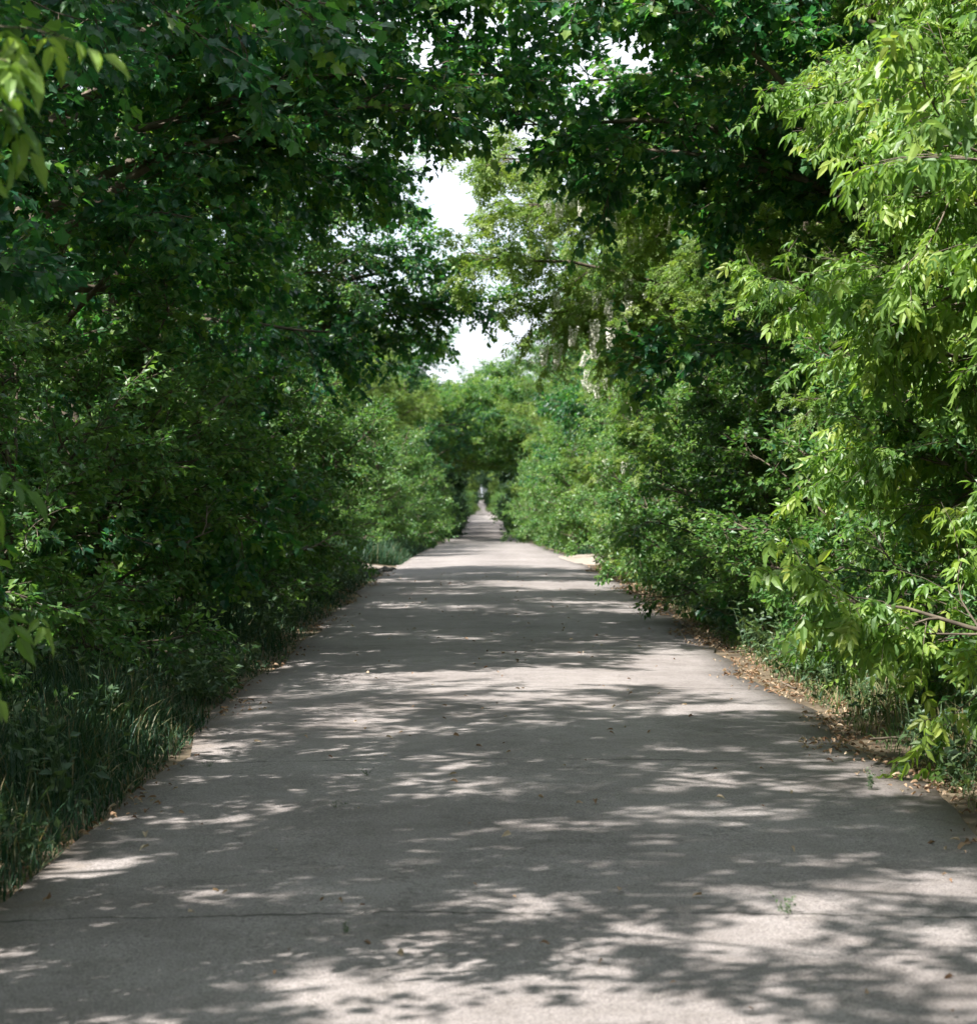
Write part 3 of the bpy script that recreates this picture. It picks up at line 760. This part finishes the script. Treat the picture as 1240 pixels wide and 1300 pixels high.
tag(blades('verge_grass', 34000, lambda r, n, y: 2.45 + 1.6 * r.random(n) ** .8, near(7, 47, 1.5),
           lambda r, n, x, y: np.clip((x - 2.2) / .8, .3, 1) * r.uniform(.08, .36, n), M_STRAW, 3, .005, .6), 'short green and straw grass along the right edge of the road', 'grass', kind='stuff')
tag(blades('verge_grass', 9000, lambda r, n, y: 2.5 + 1.6 * r.random(n), near(47, 88, 1.0),
           lambda r, n, x, y: np.clip((x - 2.2) / .8, .3, 1) * r.uniform(.15, .45, n), M_GRASS, 4, .006, .5, lambda x, y: ~((y < 58.5) & (x < 3.2))), 'grass behind the gravel shoulder on the right', 'grass', kind='stuff')


def litter(name, n, xc, xs, y0, y1, seed, lab):
    rng = np.random.default_rng(seed)
    y = y0 + (y1 - y0) * rng.random(n) ** 1.3
    x = xc + rng.normal(0, xs, n) + .15 * np.sin(y * 1.3) + .1 * np.sin(y * 3.7)
    d = np.abs(x - RX) - RW
    z = np.where(d < 0, gz(y) + .014 + .03 * (1 - np.clip(np.abs(x - RX) / RW, 0, 1) ** 2), gz(y) - .012 + .10 * np.clip(d / 1.2, 0, 1)) + rng.random(n) ** 2 * .03
    pos = np.stack([x, y, z], 1); th = rng.uniform(0, 6.28, n)
    ax = norm(np.stack([np.cos(th), np.sin(th), rng.normal(0, .25, n)], 1))
    nr = UP + rng.normal(0, .45, (n, 3)); nr = norm(nr - ax * (nr * ax).sum(-1, keepdims=True))
    ln = rng.uniform(.018, .055, n); tv = T_SIMPLE[0].copy(); tv[:, 2] *= 2.2
    V, F = leaf_mesh(pos, ax, nr, ln, ln * rng.uniform(.3, .75, n), (tv, T_SIMPLE[1]))
    tag(link(name, mesh_data(name, V, F, M_LITTER, False, np.repeat(rng.random(n), 8))), lab, 'leaf litter', kind='stuff')


litter('leaf_litter', 4200, 2.42, .12, 7, 46, 5, 'dry brown leaves strewn along the right edge of the road')
litter('leaf_litter', 900, -1.92, .08, 6, 42, 6, 'thin line of dry brown leaves along the left edge of the road')


litter('leaf_litter', 260, .2, 1.1, 6, 40, 9, 'a few dry leaves and flecks scattered over the concrete')


def herb_mesh(seed, n=70, h=.3, leaf=.05):
    rng = np.random.default_rng(seed)
    st = grow(np.tile(np.array([[0, 0, -.03]]), (9, 1)) + np.concatenate([rng.normal(0, .04, (9, 2)), np.zeros((9, 1))], 1),
              np.concatenate([rng.normal(0, .45, (9, 2)), np.ones((9, 1))], 1), rng.uniform(.6, 1.2, 9) * h, 5, rng, .1, (0, 0, -.3))
    ti = rng.integers(0, 9, n); u = rng.uniform(.2, 1, n)
    pos, tan = sample(st, ti, u)
    ax = norm(off_axis(tan, rng.uniform(.7, 1.4, n), rng, 1.2) + np.array([0, 0, -.1]))
    nr = UP + rng.normal(0, .4, (n, 3)); nr = norm(nr - ax * (nr * ax).sum(-1, keepdims=True))
    ln = leaf * rng.uniform(.6, 1.2, n)
    V, F = leaf_mesh(pos, ax, nr, ln, ln * .55, T_MID)
    V2, F2 = tubes(st, np.full(9, .0025), np.full(9, .0012), 4)
    return mesh_data('herb_leaves', V, F, M_HERB, False, np.repeat(rng.random(n), 4)), mesh_data('herb_stems', V2, F2, M_HERB, True, np.full(len(F2), .5))


HB = [herb_mesh(90 + i, 90, .34, .055) for i in range(3)]


def herb(x, y, s, lab, grp, k=0, name='roadside_weed'):
    r = link(name, None); r.empty_display_size = .1
    d = min(max((abs(x - RX) - RW) / 1.2, 0), 1)
    r.location = (x, y, float(gz(y)) + (.10 * d - .02 if d > 0 else .006 + .03 * (1 - ((x - RX) / RW) ** 2)))
    r.rotation_euler = (0, 0, x * 7 + y); r.scale = (s, s, s)
    tag(r, lab, 'weed', grp)
    link('stem', HB[k % 3][1], r); link('foliage', HB[k % 3][0], r)


G1 = 'leafy weeds along the right verge'
for i in range(150):
    y = 8.2 + 36 * rg.random() ** 1.6; x = 2.58 + abs(rg.normal(0, .38))
    herb(x, y, rg.uniform(.7, 1.6), 'leafy weed among the grass and litter of the right verge', G1, i)
G2 = 'leafy weeds along the left verge'
for i in range(110):
    y = 6.5 + 34 * rg.random() ** 1.3; x = -2.0 - abs(rg.normal(0, .6))
    herb(x, y, rg.uniform(.6, 1.7), 'leafy weed among the dark grass of the left verge', G2, i)

# sprigs that grow out of the slab joints and lie on the concrete
sprigs = [
    (1.14, 5.52, .28, 'dark sprig growing from the nearest slab joint on the right half of the road'),
    (2.05, 7.85, .34, 'small leafy sprig on the concrete near the right edge, by the litter'),
    (2.28, 8.15, .40, 'low leafy sprig at the right road edge next to the dry litter'),
    (-.71, 7.35, .14, 'tiny dark sprig standing alone left of the road middle'),
    (-.48, 5.28, .15, 'tiny dark sprig nearest the camera left of the road middle'),
    (-.62, 8.15, .16, 'thin sprig in the second slab joint left of the road middle'),
    (-1.55, 8.5, .14, 'tiny weed in the second slab joint near the left edge'),
]
for i, (x, y, s, lb) in enumerate(sprigs):
    herb(x, y * K, s, lb, None, i, 'weed_sprig')


def stone(x, y, s, lab, seed):
    import bmesh
    from mathutils import noise, Vector
    bm = bmesh.new(); bmesh.ops.create_icosphere(bm, subdivisions=3, radius=1)
    for v in bm.verts:
        k = 1 + .35 * noise.noise(v.co * 1.3 + Vector((seed, 0, 0))) + .1 * noise.noise(v.co * 4)
        v.co = Vector((v.co.x * 1.3 * k, v.co.y * k, v.co.z * .65 * k)) * s
    me = bpy.data.meshes.new('stone'); bm.to_mesh(me); bm.free(); me.materials.append(M_STONE)
    o = link('stone', me); o.location = (x, y, float(gz(y)) + s * .3)
    tag(o, lab, 'stone')


stone(-1.86, 42.2, .11, 'dark stone at the left road edge beside the dirt track', 1)
stone(-1.78, 43.6, .06, 'smaller dark stone at the mouth of the dirt track', 4)


# ------------------------------------------------------------------ fallen twigs on the verge
def fallen(x, y, ln, rz, lab, seed):
    rng = np.random.default_rng(seed)
    p = grow(np.array([[0, 0, 0.]]), np.array([[1., 0, 0.02]]), np.array([ln]), 7, rng, .12, (0, 0, -.02)); p[..., 2] = np.abs(p[..., 2]) * .3 + .012
    parts = [tubes(p, np.array([.009]), np.array([.003]), 6)]
    q, t = sample(p, np.zeros(3, int), np.array([.3, .55, .75]))
    s = grow(q, off_axis(t, np.full(3, .7), rng, .2), np.full(3, ln * .3), 4, rng, .1, (0, 0, 0)); s[..., 2] = np.abs(s[..., 2])
    parts.append(tubes(s, np.full(3, .004), np.full(3, .0015), 4))
    V, F = cat(parts)
    o = link('fallen_twig', mesh_data('fallen_twig', V, F, M_TWIG, True)); o.rotation_euler = (0, 0, rz)
    d = min(max((abs(x - RX) - RW) / 1.2, 0), 1)
    o.location = (x, y, float(gz(y)) + .10 * d + .012)
    tag(o, lab, 'twig', 'fallen twigs')


for i, (x, y, l, a, lb) in enumerate([
    (2.42, 9.3, .5, .3, 'fallen twig on the dry litter in front of the box elders'),
    (2.45, 11.6, .4, 2.1, 'fallen twig on the litter beside the second box elder'),
    (2.50, 8.0, .35, 1.2, 'short fallen twig on the nearest litter patch'),
    (2.35, 14.2, .45, .1, 'fallen twig where the litter strip meets the dense shrubs')]):
    fallen(x, y * K, l, a, lb, i + 60)

# ------------------------------------------------------------------ light
SUN_EL, SUN_AZ = R(53), R(-127)        # azimuth clockwise from +Y: behind and to the left
sd = np.array([math.sin(SUN_AZ) * math.cos(SUN_EL), math.cos(SUN_AZ) * math.cos(SUN_EL), math.sin(SUN_EL)])
sl = bpy.data.lights.new('sun', 'SUN'); sl.energy = 4.8; sl.angle = R(.53); sl.color = (1, .975, .945)
so = link('sun', sl)
from mathutils import Vector
so.rotation_euler = Vector(-sd).to_track_quat('-Z', 'Y').to_euler()
so.location = (-20, -20, 40)

W = bpy.data.worlds.new('World'); S.world = W; W.use_nodes = True
N, L = W.node_tree.nodes, W.node_tree.links
N.clear()
out = N.new('ShaderNodeOutputWorld'); bg = N.new('ShaderNodeBackground'); bg.inputs[1].default_value = .1
sky = N.new('ShaderNodeTexSky'); sky.sky_type = 'NISHITA'; sky.sun_disc = False
sky.sun_elevation = SUN_EL; sky.sun_rotation = SUN_AZ
tc = N.new('ShaderNodeTexCoord')
mp = N.new('ShaderNodeMapping'); mp.inputs['Scale'].default_value = (1, 1, 2.5); L.new(tc.outputs['Generated'], mp.inputs[0])
nz = N.new('ShaderNodeTexNoise'); nz.inputs['Scale'].default_value = 3.2; nz.inputs['Detail'].default_value = 8; nz.inputs['Roughness'].default_value = .6
L.new(mp.outputs[0], nz.inputs['Vector'])
cr = ramp(N, [(.28, (.25, .25, .25)), (.58, (1, 1, 1))]); L.new(nz.outputs[0], cr.inputs[0])
mx = N.new('ShaderNodeMixRGB'); L.new(cr.outputs[0], mx.inputs[0]); L.new(sky.outputs[0], mx.inputs[1]); mx.inputs[2].default_value = (4.9, 5.2, 5.65, 1)
L.new(mx.outputs[0], bg.inputs[0]); L.new(bg.outputs[0], out.inputs[0])

# ------------------------------------------------------------------ camera, render
cam = bpy.data.cameras.new('camera'); co = link('camera', cam)
cam.sensor_fit = 'HORIZONTAL'; cam.sensor_width = 36.; cam.lens = 1900 * K / 1240 * 36
cam.clip_start = .05; cam.clip_end = 3000
co.location = (0, 0, 1.62)
co.rotation_euler = (R(90 - 1.055 / K), 0, -R(.30 / K))
cam.dof.use_dof = True; cam.dof.focus_distance = 15.; cam.dof.aperture_fstop = 5.0
S.camera = co
S.view_settings.view_transform = 'Standard'; S.view_settings.look = 'None'
S.view_settings.exposure = 1.42; S.view_settings.gamma = 1.
c = S.cycles
c.max_bounces = 6; c.diffuse_bounces = 3; c.glossy_bounces = 2; c.transmission_bounces = 4; c.transparent_max_bounces = 2
c.sample_clamp_indirect = 4.; c.caustics_reflective = False; c.caustics_refractive = False
c.use_denoising = True
c.use_adaptive_sampling = True; c.adaptive_threshold = .02
